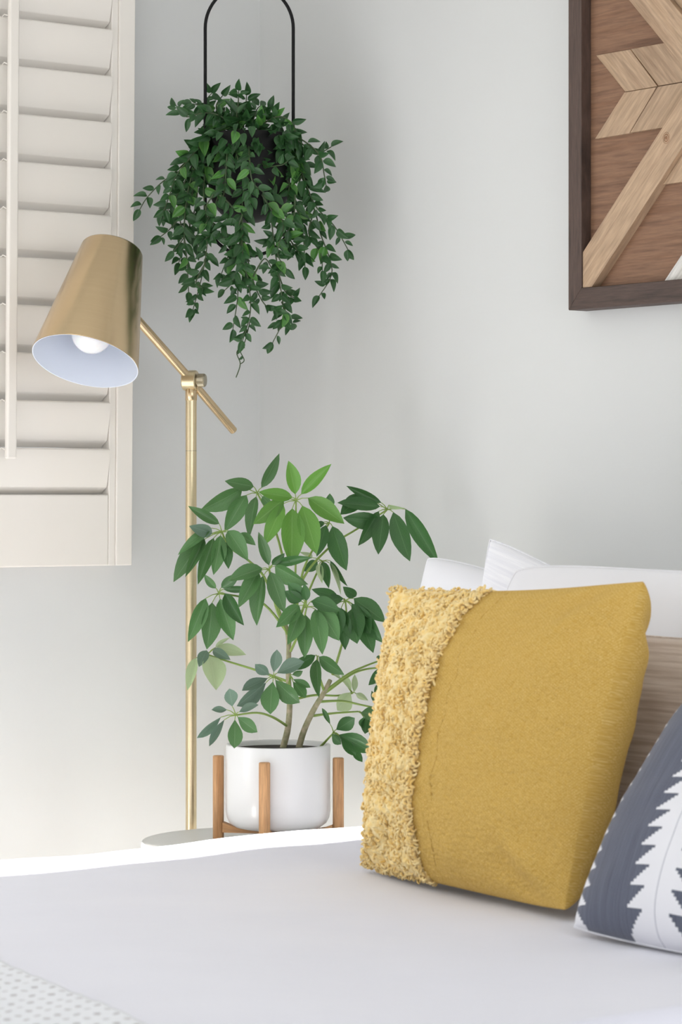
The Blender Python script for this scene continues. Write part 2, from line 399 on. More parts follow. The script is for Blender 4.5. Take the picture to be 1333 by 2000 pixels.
shbox(mb, ra-rw, ra+rw, SO+.064, SO+.076, rz0, SHZ1-.12)
rod = put('tilt_rod', mb, M['shutter'], sh, bevel=.004)
for k in range(NL):
    zz = zc0+k*pitch+LW/2*math.cos(TILT)-.004
    if zz > SHZ1-.13: break
    mb = MB(); c = shp(ra+rw+.001, SO+.05, zz)
    mb.tube([c-D2*-.004, c-D2*.008+UZ*.004-D1*.001, c-D2*.018], .0012, 6)
    put('staple', mb, M['shutter'], rod)
# ------------------------------------------------------------------ floor lamp
LP = px(373.5, 970, 5.6); LP.z = 0
lamp = root('floor_lamp', LP, 'brushed brass floor lamp with tilted cone shade between the shutter and the potted plant', 'lamp')
jz = px(375, 743, 5.6).z
mb = MB(); mb.lathe(LP, UZ, [(0, 0), (.13, 0), (.132, .004), (.13, .016), (.02, .02), (0, .02)]); put('base', mb, M['brass'], lamp, auto=40)
pr_ = .0112
mb = MB(); mb.lathe(LP, UZ, [(pr_, .019), (pr_, jz-.03)], 40); pole = put('pole', mb, M['brass_light'], lamp, auto=60)
mb = MB(); zs = px(0, 880.5, 5.6).z; mb.lathe(LP, UZ, [(pr_-.001, zs-.0006), (pr_+.0002, zs-.0005), (pr_+.0002, zs+.0005), (pr_-.001, zs+.0006)], 40); put('joint_seam', mb, M['nickel'], pole, smooth=False)
mb = MB(); mb.lathe(LP, UZ, [(pr_, jz-.041), (pr_+.0007, jz-.0405), (pr_+.0007, jz-.016), (pr_-.002, jz-.013), (0, jz-.013)], 40); put('collar', mb, M['brass'], lamp, auto=60)
J = V((LP.x, LP.y, jz)); jax = V((.97, -.22, 0)).normalized()
mb = MB(); mb.lathe(J, jax, [(0, -.0165), (.0185, -.0165), (.0205, -.0145), (.0205, .0105), (.0185, .0125), (0, .0125)], 40); put('joint', mb, M['brass_light'], lamp, auto=40)
mb = MB()
kp = [(0, .012), (.010, .012), (.010, .0145), (.0135, .0150), (.0135, .028), (.0115, .0305), (0, .0305)]
axis = jax; up = UZ; a_ = axis.cross(up).normalized(); b_ = axis.cross(a_); n = 64
vs = []; fs = []
for (r, h) in kp:
    for k in range(n):
        rr = r*(1-.045*(k % 2)) if r > .0125 else r
        q = 2*math.pi*k/n; vs.append(J+axis*h+(a_*math.cos(q)+b_*math.sin(q))*rr)
for i in range(len(kp)-1):
    for k in range(n): fs.append((i*n+k, i*n+(k+1) % n, (i+1)*n+(k+1) % n, (i+1)*n+k))
mb.add(vs, fs); tag(put('knob', mb, M['nickel'], lamp, smooth=False), 'knurled nickel knob')
E0 = px(228, 578, 5.50); E1 = px(458, 843, 5.66)
ad = (E1-E0).normalized()
mb = MB(); mb.tube([E0, E0+ad*.02, J+ (E0-J).normalized()*.02, E1-ad*.003, E1-ad*.001, E1], [.0087, .0087, .0087, .0082, .0075, .006], 32); put('arm', mb, M['brass'], lamp, auto=50)
ax = V((-.175, -.415, -.89)).normalized(); L = .252
B = px(166.5, 705.5, 5.35); T = B-ax*L
rb, rt = .1052, .0595
mb = MB(); mb.lathe(B, -ax, [(rb-.0012, -.0003), (rb, .0005), (rt+.0022, L-.004), (rt+.0002, L-.0008), (rt-.003, L), (0, L)], 96)
put('shade', mb, M['brass'], lamp, auto=50)
mb = MB(); mb.lathe(B, -ax, [(rb-.0004, -.0006), (rb-.0022, -.0004), (rb-.0026, .002), (rt-.002, L-.005), (0, L-.005)], 96)
tag(put('shade_lining', mb, M['lining'], lamp, auto=50), 'white painted inside of the shade')
BC = B-ax*.062
bp = [(0, -.04)]
for k in range(1, 14):
    q = k/14*math.pi*.80; bp.append((.04*math.sin(q), -.04*math.cos(q)))
bp += [(.018, .052), (.0135, .07), (.0135, .075)]
mb = MB(); mb.lathe(BC, -ax, bp, 40); tag(put('bulb', mb, M['bulb'], lamp), 'frosted white globe bulb')
mb = MB(); mb.lathe(BC, -ax, [(.0165, .068), (.0175, .07), (.0175, .125), (.024, .13), (.024, L-.062-.006)], 32); put('socket', mb, M['lining'], lamp, auto=40)
mb = MB()
S0 = T+ax*.095
mb.tube([E0+ad*.012, S0-ax*0+ (E0-S0)*.35, S0], [.0087, .0087, .0087], 24)
mb = MB(); q0 = T+ax*.115; 
rel = (E0-B); t_ = rel.dot(-ax); foot = B-ax*t_; rs = rb+(rt-rb)*t_/L
out = (E0-foot).normalized()
mb.tube([foot+out*(rs-.002), E0+out*.004], [.011, .011], 24); put('shade_mount', mb, M['brass'], lamp, auto=50)
# ------------------------------------------------------------------ side table, stand, pot
TC = px(505, 970, 5.35); TZ = .535
tb = root('side_table', V((TC.x, TC.y, 0)), 'round off-white side table under the plant stand beside the bed', 'table')
c0 = V((TC.x, TC.y, 0))
mb = MB(); mb.lathe(c0, UZ, [(0, TZ-.022), (.218, TZ-.022), (.225, TZ-.018), (.2265, TZ-.010), (.2265, TZ-.003), (.2245, TZ), (0, TZ)], 96); put('table_top', mb, M['table'], tb, auto=50)
mb = MB(); mb.lathe(c0, UZ, [(.03, .018), (.022, .05), (.02, TZ-.06), (.05, TZ-.023)], 32); put('pedestal', mb, M['table'], tb)
mb = MB(); mb.lathe(c0, UZ, [(0, 0), (.13, 0), (.13, .012), (.03, .02), (0, .02)], 64); put('base', mb, M['table'], tb, auto=40)
PC = px(543.5, 970, 5.345); PC.z = 0
st = root('plant_stand', PC+UZ*TZ, 'light wooden four-legged plant stand holding the white pot', 'stand')
LZT = .6975
legs = [V((-.023, -.117, 0)), V((.1165, -.023, 0)), V((.023, .117, 0)), V((-.1165, .023, 0))]
for lv in legs:
    mb = MB(); p = PC+lv; r = .0108
    mb.tube([p+UZ*TZ, p+UZ*(TZ+.001), p+UZ*(LZT-.0015), p+UZ*LZT], [r-.001, r, r, r-.0015], 28); put('leg', mb, M['oak'], st, auto=50)
zb = TZ+.014
for k in (0, 1):
    a_, b_ = PC+legs[k], PC+legs[k+2]; d = (b_-a_).normalized(); s = V((-d.y, d.x, 0))*.009
    mb = MB(); n = 14; vs = []; uv = []
    for i in range(n+1):
        t = i/n; p = a_+(b_-a_)*(.08+.84*t) if False else a_+d*.010+(b_-a_-d*.020)*t
        e = abs(t-.5)*2; top = zb+.011+.009*max(0, (e-.72)/.28)**1.5
        for q in (-1, 1):
            vs += [p+s*q+UZ*(zb-k*0), p+s*q+UZ*(top)]; uv += [(q*.01, t*.24), (q*.01+.02, t*.24)]
    fs = []
    for i in range(n):
        o = i*4; m_ = o+4
        fs += [(o, m_, m_+1, o+1), (o+2, o+3, m_+3, m_+2), (o+1, m_+1, m_+3, o+3), (o, o+2, m_+2, m_)]
    fs += [(0, 1, 3, 2), (n*4, n*4+2, n*4+3, n*4+1)]
    mb.add(vs, fs, uv); put('crossbar', mb, M['bar'], st, smooth=False)
pot = root('potted_plant', PC+UZ*(zb+.011), 'green umbrella plant in a white ceramic pot on the wooden stand', 'plant')
zp, zt, rp = zb+.0112, .722, .1015
mb = MB(); mb.lathe(PC, UZ, [(0, zp), (.070, zp), (.083, zp+.003), (.0935, zp+.010), (.099, zp+.020), (rp, zp+.034), (rp, zt-.002), (rp-.0015, zt), (rp-.0055, zt), (rp-.007, zt-.002), (rp-.008, zt-.03), (rp-.008, zp+.05), (0, zp+.05)], 96); put('pot', mb, M['ceramic'], pot, auto=60)
mb = MB(); mb.lathe(PC, UZ, [(0, zt-.007), (.05, zt-.008), (rp-.0082, zt-.010), (rp-.0082, zt-.05), (0, zt-.05)], 48); put('soil', mb, M['soil'], pot)
# ------------------------------------------------------------------ leaves
def unit_leaf(name, mat, fold, droop, shape='lance', twist=0, rows=8, wav=0.0):
    mb = MB(); vs = []; uv = []; fs = []
    cols = [-1, -.5, 0, .5, 1]
    for i in range(rows+1):
        t = i/rows
        if shape == 'lance': wd = math.sin(math.pi*t**.92)**.8*(1-.12*t) if 0 < t < 1 else 0
        elif shape == 'obov': wd = math.sin(math.pi*t**1.35)**.72 if 0 < t < 1 else 0
        else: wd = math.sin(math.pi*t**.72)**.85 if 0 < t < 1 else 0
        if i == rows: wd = .015
        if i == 0: wd = .03
        y = t; zz = -droop*(t-.0)**2*1.0 + droop*t*.35
        tw = twist*t
        for c in cols:
            x = c*.5*wd; h = abs(c)*.5*wd*fold + wav*math.sin(t*9+c)*.5*abs(c)
            vs.append((x*math.cos(tw)-h*math.sin(tw), y, zz+h*math.cos(tw)+x*math.sin(tw))); uv.append((.5+c*.5, t))
    n = len(cols)
    for i in range(rows):
        for k in range(n-1): fs.append((i*n+k, i*n+k+1, (i+1)*n+k+1, (i+1)*n+k))
    mb.add(vs, fs, uv); me = mb.mesh(name); me.materials.append(M[mat]); return me
def leaf_matrix(b, t, width, roll=0, facing=V((0, -1, 0))):
    y = (t-b); L_ = y.length; yn = y/L_
    x = yn.cross(facing); 
    if x.length < .05: x = yn.cross(V((.3, -1, .2)))
    x.normalize(); z = x.cross(yn)
    if z.dot(facing) < 0: z = -z; x = -x
    c, s = math.cos(roll), math.sin(roll); x, z = x*c+z*s, z*c-x*s
    m = Matrix.Identity(4)
    for i in range(3): m[i][0] = x[i]*width; m[i][1] = y[i]; m[i][2] = z[i]*L_; m[i][3] = b[i]
    return m
VAR = {}
def variants(mat, shape, fold=.28, droop=.12, n=4, wav=.0):
    k = (mat, shape)
    if k not in VAR: VAR[k] = [unit_leaf('leaf', mat, fold*R.uniform(.5, 1.4), droop*R.uniform(-.2, 1.6), shape, R.uniform(-.15, .15), wav=wav) for _ in range(n)]
    return R.choice(VAR[k])
def spline(pts, k=5):
    out = []
    P = [pts[0]]+list(pts)+[pts[-1]]
    for i in range(1, len(P)-2):
        p0, p1, p2, p3 = P[i-1], P[i], P[i+1], P[i+2]
        for j in range(k):
            t = j/k; out.append(.5*((2*p1)+(p2-p0)*t+(2*p0-5*p1+4*p2-p3)*t*t+(3*p1-p0-3*p2+p3)*t**3))
    out.append(P[-2]); return out
c4 = lambda x, y: (320+x/2.380, 860+y/2.380)
c5 = lambda x, y: (340+x/2.898, 1180+y/2.898)
# trunks
def path(f, pts):                                   # pts: (x, y, depth)
    return spline([px(*f(x, y), Y) for (x, y, Y) in pts])
def stem(name, f, pts, r0, r1, mat):
    P = path(f, pts); n = len(P); mb = MB(); mb.tube(P, [r0+(r1-r0)*i/(n-1) for i in range(n)], 10)
    return put(name, mb, M[mat], pot)
stem('trunk', c5, [(607, 850, 5.35), (640, 730, 5.35), (652, 640, 5.35), (655, 540, 5.35), (648, 400, 5.35), (650, 230, 5.35), (635, 130, 5.35), (600, 60, 5.34)], .0068, .0042, 'trunk')
stem('trunk', c5, [(697, 850, 5.36), (735, 720, 5.36), (790, 600, 5.36), (850, 500, 5.36), (885, 430, 5.37)], .0068, .0045, 'trunk')
CL = {}
def cluster(f, cen, Y, stalk, leaves, mat='lf_mid', shape='lance', dtip=.04, s=1.0, kf=None):
    kf = kf or f
    base = px(*f(*cen), Y)
    P = spline([px(*kf(x, y), yy) for (x, y, yy) in stalk]+[base]); n = len(P)
    mb = MB(); mb.tube(P, [.0028-.0012*i/(n-1) for i in range(n)], 7)
    for lf in leaves:
        b = px(*f(lf[0], lf[1]), Y-.005); mb.tube([base, (base+b)/2+UZ*.002, b], [.0013, .0009, .0008], 6)
    pt = put('leaf_stalk', mb, M['stem_green'], pot)
    for lf in leaves:
        bx, by, tx, ty, wd = lf[:5]; mm = lf[5] if len(lf) > 5 else mat
        sc_ = 2.380 if f is c4 else 2.898
        up = (by-ty)/max(1, math.hypot(tx-bx, ty-by))
        dY = -dtip*R.uniform(.5, 1.2)*(1-.6*max(0, up))
        b = px(*f(bx, by), Y-.005); t = px(*f(tx, ty), Y-.005+dY)
        roll = R.uniform(-.45, .45)
        W = wd/sc_/FPX*Y/math.cos(roll)*1.06
        me = variants(mm, shape)
        o = bpy.data.objects.new('leaf', me); COL.objects.link(o); o.parent = pt; o.matrix_basis = leaf_matrix(b, t, W, roll)
top4 = (600, 900, 5.34)
cluster(c4, (615, 280), 5.28, [(585, 960, 5.35), (605, 800, 5.33), (614, 560, 5.30)], [(612, 250, 580, 95, 68), (640, 250, 780, 110, 60), (598, 265, 440, 240, 62), (560, 272, 420, 390, 76), (555, 295, 470, 485, 78), (598, 318, 594, 585, 112), (645, 305, 712, 525, 102), (672, 268, 840, 388, 88)], 'lf_bright')
cluster(c4, (435, 245), 5.36, [(590, 700, 5.36), (520, 420, 5.37)], [(418, 215, 288, 190, 62), (365, 225, 178, 330, 85), (455, 220, 540, 66, 55), (385, 255, 285, 420, 82), (430, 262, 392, 442, 60), (458, 262, 505, 310, 44)], 'lf_mid')
cluster(c4, (270, 425), 5.32, [(560, 850, 5.35), (470, 640, 5.34), (390, 555, 5.33), (310, 500, 5.33)], [(258, 388, 118, 308, 50), (225, 432, 118, 398, 62, 'lf_grey'), (220, 408, 68, 525, 50), (188, 450, 44, 655, 86), (190, 460, 102, 632, 52), (232, 455, 160, 668, 64), (265, 442, 238, 618, 68), (280, 470, 305, 588, 52, 'lf_dark'), (300, 420, 388, 550, 82), (350, 435, 425, 484, 46)], 'lf_mid')
cluster(c4, (490, 600), 5.26, [(575, 900, 5.34), (520, 770, 5.30)], [(490, 580, 442, 428, 52), (458, 595, 303, 645, 70), (440, 610, 350, 770, 76), (462, 632, 425, 855, 74), (497, 612, 560, 795, 82), (518, 585, 668, 670, 80), (505, 578, 560, 530, 40, 'lf_dark'), (515, 575, 690, 545, 46, 'lf_dark')], 'lf_mid')
cluster(c4, (255, 712), 5.33, [(565, 880, 5.35), (470, 765, 5.34), (360, 728, 5.33)], [(243, 688, 188, 625, 36), (268, 685, 350, 622, 52, 'lf_dark'), (278, 692, 420, 690, 34, 'lf_dark'), (195, 735, 118, 932, 72), (225, 755, 208, 968, 88), (262, 738, 322, 925, 86), (285, 712, 370, 858, 70, 'lf_dark')], 'lf_mid')
cluster(c4, (665, 775), 5.23, [(590, 980, 5.34), (640, 870, 5.28)], [(665, 745, 655, 670, 42, 'lf_dark'), (650, 740, 578, 660, 66, 'lf_dark'), (640, 748, 565, 705, 60, 'lf_dark'), (630, 768, 525, 868, 74), (635, 795, 578, 948, 72), (660, 812, 655, 1008, 78), (705, 785, 740, 990, 80), (720, 778, 815, 925, 98), (690, 745, 815, 785, 68, 'lf_dark')], 'lf_mid')
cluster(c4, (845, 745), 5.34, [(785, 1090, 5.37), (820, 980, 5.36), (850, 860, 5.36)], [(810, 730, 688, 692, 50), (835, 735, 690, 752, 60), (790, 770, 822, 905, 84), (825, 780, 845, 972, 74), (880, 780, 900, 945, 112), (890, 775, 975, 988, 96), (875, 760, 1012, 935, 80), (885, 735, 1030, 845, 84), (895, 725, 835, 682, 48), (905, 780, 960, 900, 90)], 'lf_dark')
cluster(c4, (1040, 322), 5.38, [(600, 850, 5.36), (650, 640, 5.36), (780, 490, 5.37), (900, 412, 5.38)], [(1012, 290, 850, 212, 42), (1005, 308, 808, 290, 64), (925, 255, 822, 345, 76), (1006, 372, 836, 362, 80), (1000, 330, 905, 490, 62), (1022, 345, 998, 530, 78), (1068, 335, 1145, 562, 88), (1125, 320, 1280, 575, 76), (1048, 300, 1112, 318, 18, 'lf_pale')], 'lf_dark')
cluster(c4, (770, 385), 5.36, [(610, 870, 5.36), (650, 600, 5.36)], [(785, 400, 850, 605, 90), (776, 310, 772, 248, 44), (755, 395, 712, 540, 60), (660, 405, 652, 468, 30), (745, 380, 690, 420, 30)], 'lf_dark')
cluster(c4, (740, 562), 5.49, [(610, 900, 5.42), (680, 690, 5.47)], [(742, 565, 768, 685, 46, 'lf_dark'), (715, 565, 652, 608, 52, 'lf_dark'), (722, 575, 735, 655, 36), (775, 560, 848, 675, 30, 'lf_dark'), (770, 570, 825, 712, 26), (690, 545, 640, 520, 22)], 'lf_pale')
cluster(c5, (190, 285), 5.47, [(650, 440, 5.36), (480, 378, 5.42), (300, 322, 5.46)], [(125, 305, 75, 485, 60), (185, 262, 142, 352, 62, 'lf_grey'), (205, 295, 240, 480, 132), (222, 258, 316, 312, 56, 'lf_grey'), (240, 250, 402, 280, 70), (235, 245, 312, 188, 24)], 'lf_pale')
cluster(c5, (565, 412), 5.24, [(650, 520, 5.34), (610, 440, 5.28)], [(565, 385, 585, 260, 62), (540, 400, 460, 340, 60), (585, 390, 735, 325, 76), (530, 420, 385, 490, 62), (520, 445, 360, 578, 78), (560, 440, 540, 615, 98, 'lf_mid'), (575, 430, 700, 560, 92, 'lf_mid')], 'lf_grey', 'obov')
cluster(c5, (658, 408), 5.30, [(655, 480, 5.34)], [(670, 400, 730, 378, 32), (675, 425, 770, 468, 38), (675, 440, 745, 525, 58), (640, 500, 625, 560, 52)], 'lf_mid', 'obov')
cluster(c5, (812, 298), 5.30, [(720, 470, 5.35), (760, 400, 5.33)][:0]+[(850, 490, 5.36), (822, 400, 5.34)], [(800, 290, 640, 372, 66, 'lf_dark'), (808, 315, 820, 525, 68), (822, 298, 957, 398, 78)], 'lf_mid')
cluster(c5, (350, 628), 5.20, [(642, 690, 5.35), (560, 640, 5.28), (470, 615, 5.23)], [(330, 578, 315, 480, 72), (300, 598, 212, 598, 36), (370, 610, 478, 570, 44), (265, 640, 132, 758, 46), (285, 655, 200, 800, 42), (345, 655, 345, 812, 80, 'lf_mid'), (362, 640, 465, 720, 72, 'lf_mid')], 'lf_grey', 'obov')
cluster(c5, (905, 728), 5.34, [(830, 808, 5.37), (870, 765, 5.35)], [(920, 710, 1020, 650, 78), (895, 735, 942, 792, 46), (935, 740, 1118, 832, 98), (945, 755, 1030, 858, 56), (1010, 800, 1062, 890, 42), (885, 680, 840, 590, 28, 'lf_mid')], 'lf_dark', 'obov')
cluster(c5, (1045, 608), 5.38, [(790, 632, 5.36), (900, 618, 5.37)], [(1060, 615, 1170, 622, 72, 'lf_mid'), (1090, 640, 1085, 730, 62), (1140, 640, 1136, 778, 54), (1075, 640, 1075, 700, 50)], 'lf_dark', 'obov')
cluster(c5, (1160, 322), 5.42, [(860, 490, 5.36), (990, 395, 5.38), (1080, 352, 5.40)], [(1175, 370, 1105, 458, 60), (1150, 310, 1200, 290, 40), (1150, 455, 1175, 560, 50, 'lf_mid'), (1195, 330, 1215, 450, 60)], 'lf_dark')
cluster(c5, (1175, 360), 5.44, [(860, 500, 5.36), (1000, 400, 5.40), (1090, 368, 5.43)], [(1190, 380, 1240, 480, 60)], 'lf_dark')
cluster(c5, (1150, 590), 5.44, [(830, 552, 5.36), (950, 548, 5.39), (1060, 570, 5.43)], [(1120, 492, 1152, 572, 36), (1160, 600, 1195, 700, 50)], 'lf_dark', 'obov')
cluster(c5, (1010, 505), 5.52, [(700, 535, 5.42), (800, 515, 5.45), (920, 518, 5.50)], [(1000, 500, 925, 602, 96), (1005, 490, 955, 400, 34), (1020, 500, 1025, 400, 34), (1030, 505, 1100, 545, 34), (950, 430, 865, 368, 22)], 'lf_pale', 'obov')
# ------------------------------------------------------------------ hanging planter
c1 = lambda x, y: (250+x/2.631, y/2.631)
HYD = 5.6
hc = px(*c1(624, 970), HYD)
hp = root('hanging_planter', V((hc.x, HYD, px(0, 435, HYD).z)), 'black ring hanging planter with trailing green vines in the room corner', 'planter')
hw = 86.0/FPX*HYD; zta = px(0, 55, HYD).z; zba = px(0, 414, HYD).z
ring = []
for k in range(33):
    q = math.pi*k/32; ring.append(V((hc.x+hw*math.cos(q), HYD, zta+hw*math.sin(q))))
for k in range(33):
    q = math.pi+math.pi*k/32; ring.append(V((hc.x+hw*math.cos(q), HYD, zba+hw*math.sin(q))))
ring.append(ring[0].copy())
mb = MB(); mb.tube(ring, .0034, 12, cap=False); put('hanger_ring', mb, M['black'], hp)
mb = MB(); mb.tube([V((hc.x, HYD, zta+hw-.002)), V((hc.x, HYD, zta+hw+.1)), V((hc.x, HYD, H-.03))], .0018, 8); put('cord', mb, M['black'], hp)
mb = MB(); mb.lathe(V((hc.x, HYD, H)), -UZ, [(0, 0.0005), (.02, .0005), (.02, .004), (.006, .008), (.004, .035), (0, .036)], 24); put('ceiling_hook', mb, M['black'], hp, auto=40)
zr_ = px(0, 264, HYD).z; zb_ = px(0, 435, HYD).z; rr = .0835
pp = [(0, zb_), (.02, zb_+.001), (.04, zb_+.007), (.058, zb_+.018), (.070, zb_+.032), (.079, zb_+.052), (rr, zb_+.08), (rr+.0008, zr_-.001), (rr, zr_), (rr-.003, zr_), (rr-.004, zr_-.002), (rr-.004, zb_+.09), (0, zb_+.09)]
hcen = V((hc.x, HYD, 0))
mb = MB(); mb.lathe(hcen, UZ, pp, 64); put('pot', mb, M['black'], hp)
mb = MB(); mb.lathe(hcen, UZ, [(0, zr_-.012), (rr-.0045, zr_-.018), (rr-.0045, zr_-.04), (0, zr_-.04)], 32); put('soil', mb, M['soil'], hp)
VN = [
 ([(600, 700), (480, 600), (390, 580), (300, 600), (250, 545)], 5.58),
 ([(580, 700), (560, 600), (568, 520), (570, 465)], 5.56),
 ([(590, 700), (600, 600), (607, 530), (610, 490)], 5.6),
 ([(540, 700), (470, 590), (455, 540), (488, 490)], 5.6),
 ([(500, 690), (440, 570), (390, 545), (330, 535)], 5.62),
 ([(520, 690), (420, 600), (405, 520), (430, 480)], 5.64),
 ([(620, 690), (650, 600), (665, 560), (680, 545)], 5.6),
 ([(620, 690), (690, 620), (720, 590), (730, 560)], 5.58),
 ([(640, 690), (720, 620), (790, 600), (850, 640), (860, 690)], 5.55),
 ([(480, 690), (350, 780), (290, 840), (230, 895), (160, 950), (95, 1020), (62, 1075)], 5.57),
 ([(470, 690), (400, 720), (330, 800), (250, 900), (215, 1000), (180, 1100)], 5.54),
 ([(450, 690), (380, 740), (320, 870), (270, 980), (215, 1060), (200, 1100)], 5.6),
 ([(440, 690), (370, 800), (330, 1000), (240, 1150), (170, 1215)], 5.55),
 ([(440, 700), (370, 850), (350, 1050), (300, 1200), (235, 1290)], 5.58),
 ([(440, 710), (330, 900), (290, 1150), (305, 1350), (312, 1500)], 5.56),
 ([(450, 720), (390, 950), (410, 1200), (385, 1400), (335, 1590)], 5.52),
 ([(430, 720), (350, 820), (290, 950), (300, 1100), (360, 1250), (420, 1320)], 5.6),
 ([(420, 720), (340, 900), (260, 1060), (290, 1230), (262, 1350)], 5.62),
 ([(600, 690), (612, 850), (588, 1050), (590, 1300), (620, 1450), (630, 1600), (590, 1750)], 5.49),
 ([(588, 1150), (560, 1380), (565, 1520), (540, 1690)], 5.5),
 ([(590, 1200), (640, 1430), (700, 1560), (760, 1590)], 5.5),
 ([(590, 1100), (520, 1300), (480, 1410)], 5.5),
 ([(590, 1200), (550, 1420), (500, 1490)], 5.5),
 ([(700, 690), (720, 900), (740, 1150), (772, 1400), (800, 1620), (745, 1760)], 5.52),
 ([(700, 690), (790, 850), (860, 1050), (900, 1200), (910, 1370)], 5.56),
 ([(740, 690), (860, 700), (980, 790), (1010, 900), (1018, 950)], 5.55),
 ([(760, 690), (870, 720), (960, 790), (1045, 755)], 5.57),
 ([(800, 690), (880, 850), (960, 1050), (1060, 1160), (1130, 1280)], 5.55),
 ([(780, 690), (890, 900), (960, 1080), (990, 1200), (1050, 1390), (985, 1520)], 5.58),
 ([(560, 690), (510, 850), (450, 1050), (400, 1150)], 5.50),
 ([(640, 690), (690, 840), (780, 850), (820, 830)], 5.50),
 ([(530, 690), (510, 800), (500, 950), (490, 1010)], 5.49),
 ([(620, 690), (625, 800), (640, 930), (700, 990)], 5.48),
 ([(560, 690), (560, 800), (620, 930), (630, 1050)], 5.48),
 ([(690, 1000), (740, 1080), (800, 1150), (770, 1300), (815, 1380)], 5.51),
 ([(850, 700), (830, 950), (815, 1150), (860, 1290)], 5.55),
 ([(700, 690), (840, 800), (900, 870), (860, 1010), (900, 1150)], 5.58),
 ([(470, 1000), (540, 1080), (480, 1180), (530, 1290)], 5.5),
 ([(440, 1000), (400, 1080), (450, 1180), (390, 1230)], 5.5),
 ([(860, 1000), (850, 1130), (800, 1210), (720, 1230)], 5.53),
 ([(960, 1080), (930, 1200), (990, 1300), (1000, 1390)], 5.56),
 ([(740, 1150), (830, 1230), (880, 1300)], 5.53),
 ([(640, 1430), (700, 1330), (740, 1380)], 5.5),
 ([(790, 1550), (820, 1620), (840, 1660)], 5.52),
 ([(772, 1400), (810, 1500), (855, 1530)], 5.52),
 ([(400, 1350), (350, 1450), (390, 1480)], 5.52),
]
leaves_all = []; vines = []
for (pts, Ye) in VN:
    n0 = len(pts); P = []
    start_in = pts[0][1] <= 720
    for i, (x, y) in enumerate(pts):
        t = i/(n0-1)
        Y = (5.59 + (Ye-5.59)*min(1, t*2.6)) if start_in else Ye
        P.append(px(*c1(x, y), Y + .012*math.sin(i*2.1+x)))
    P = spline(P, 6); n = len(P)
    mb = MB(); mb.tube(P, [.0019-.0009*i/(n-1) for i in range(n)], 6)
    vn = put('vine', mb, M['stem_vine'], hp); vines.append(vn)
    # leaves in pairs along the vine
    acc = 0; nxt = .02; side = 1; tot = sum((P[i+1]-P[i]).length for i in range(n-1))
    for i in range(n-1):
        seg = P[i+1]-P[i]; L0 = seg.length; t = seg.normalized()
        while acc+L0 > nxt:
            p = P[i]+seg*((nxt-acc)/L0); fr = nxt/tot
            sd_ = V((t.z, 0, -t.x)); sd_ = sd_.normalized() if sd_.length > .01 else V((1, 0, 0))
            for s_ in ((1, -1) if R.random() < .62 else (side,)):
                ang = R.uniform(.5, 1.25)
                d = (t*math.cos(ang)+sd_*s_*math.sin(ang)+V((R.uniform(-.2, .2), R.uniform(-.75, .15), R.uniform(-.45, .1)))).normalized()
                ln = R.uniform(.022, .039)*(1-.3*fr*fr)
                leaves_all.append((vn, p+d*.003, p+d*(ln+.003), ln*R.uniform(.42, .6), fr))
            side = -side; nxt += R.uniform(.013, .022)
        acc += L0
    tip = P[-1]; td = (P[-1]-P[-2]).normalized()
    leaves_all.append((vn, tip, tip+td*.028+V((0, -.004, 0)), .014, 1))
# the bare curling tip of the longest vine
mb = MB()
mb.tube(spline([px(*c1(x, y), 5.49) for x, y in ((630, 1640), (600, 1760), (560, 1810), (578, 1870), (556, 1940))]), .0012, 6)
mb.tube(spline([px(*c1(x, y), 5.49) for x, y in ((600, 1700), (575, 1790), (598, 1850), (578, 1870))]), .0011, 6)
put('vine', mb, M['stem_vine'], hp)
for (x0, y0, x1, y1) in ((600, 1710, 580, 1740), (612, 1690, 600, 1730), (585, 1760, 600, 1790), (575, 1790, 565, 1820), (590, 1830, 570, 1850), (622, 1640, 580, 1630)):
    leaves_all.append((vines[18], px(*c1(x0, y0), 5.49), px(*c1(x1, y1), 5.485), .007, 1))
# a dense crown over the pot
for k in range(95):
    q = R.uniform(0, 2*math.pi); r = rr*1.02*math.sqrt(R.random())
    p = hcen+V((math.cos(q)*r, math.sin(q)*r, zr_+R.uniform(-.012, .035)+.02*(1-r/rr)))
    d = V((math.cos(q)*R.uniform(.2, 1), math.sin(q)*.6-.35, R.uniform(-.6, .8))).normalized(); ln = R.uniform(.02, .034)
    leaves_all.append((vines[k % 9], p, p+d*ln, ln*R.uniform(.42, .58), .3))
for k in range(60):                                   # foliage falling over the rim
    q = R.uniform(math.pi*1.02, math.pi*1.98)
    p = hcen+V((math.cos(q)*(rr+.006), math.sin(q)*(rr+.008), zr_+R.uniform(-.05, .012)))
    d = V((math.cos(q)*R.uniform(-.5, 1), -R.uniform(.1, .6), R.uniform(-1, .1))).normalized(); ln = R.uniform(.022, .036)
    leaves_all.append((vines[k % 9], p, p+d*ln, ln*R.uniform(.45, .6), .3))
leaves_all.sort(key=lambda a: a[1].y)
print('vine leaves', len(leaves_all))
parts = leaves_all if len(leaves_all) <= 300 else None
keep = set(); 
order = sorted(range(len(leaves_all)), key=lambda i: -(leaves_all[i][2]-leaves_all[i][1]).length*(1 if leaves_all[i][1].y < 5.62 else .5))
keep = set(order[:300]); rest = MB()
for i, (vn, b, t, wd, fr) in enumerate(leaves_all):
    mat = 'hl_light' if R.random() < .16+.12*fr else 'hl_dark'
    me = variants(mat, 'ovate', .4, .18, 5); roll = R.uniform(-.7, .7)
    mx_ = leaf_matrix(b, t, wd, roll)
    if i in keep:
        o = bpy.data.objects.new('leaf', me); COL.objects.link(o); o.parent = vn; o.matrix_basis = mx_
    else:
        rest.add([mx_ @ v.co for v in me.vertices], [tuple(p.vertices) for p in me.polygons], [((k % 5)/4, (k//5)/8) for k in range(len(me.vertices))])
if rest.v: tag(put('small_leaves', rest, M['hl_dark'], hp, fix=False), kind='stuff')
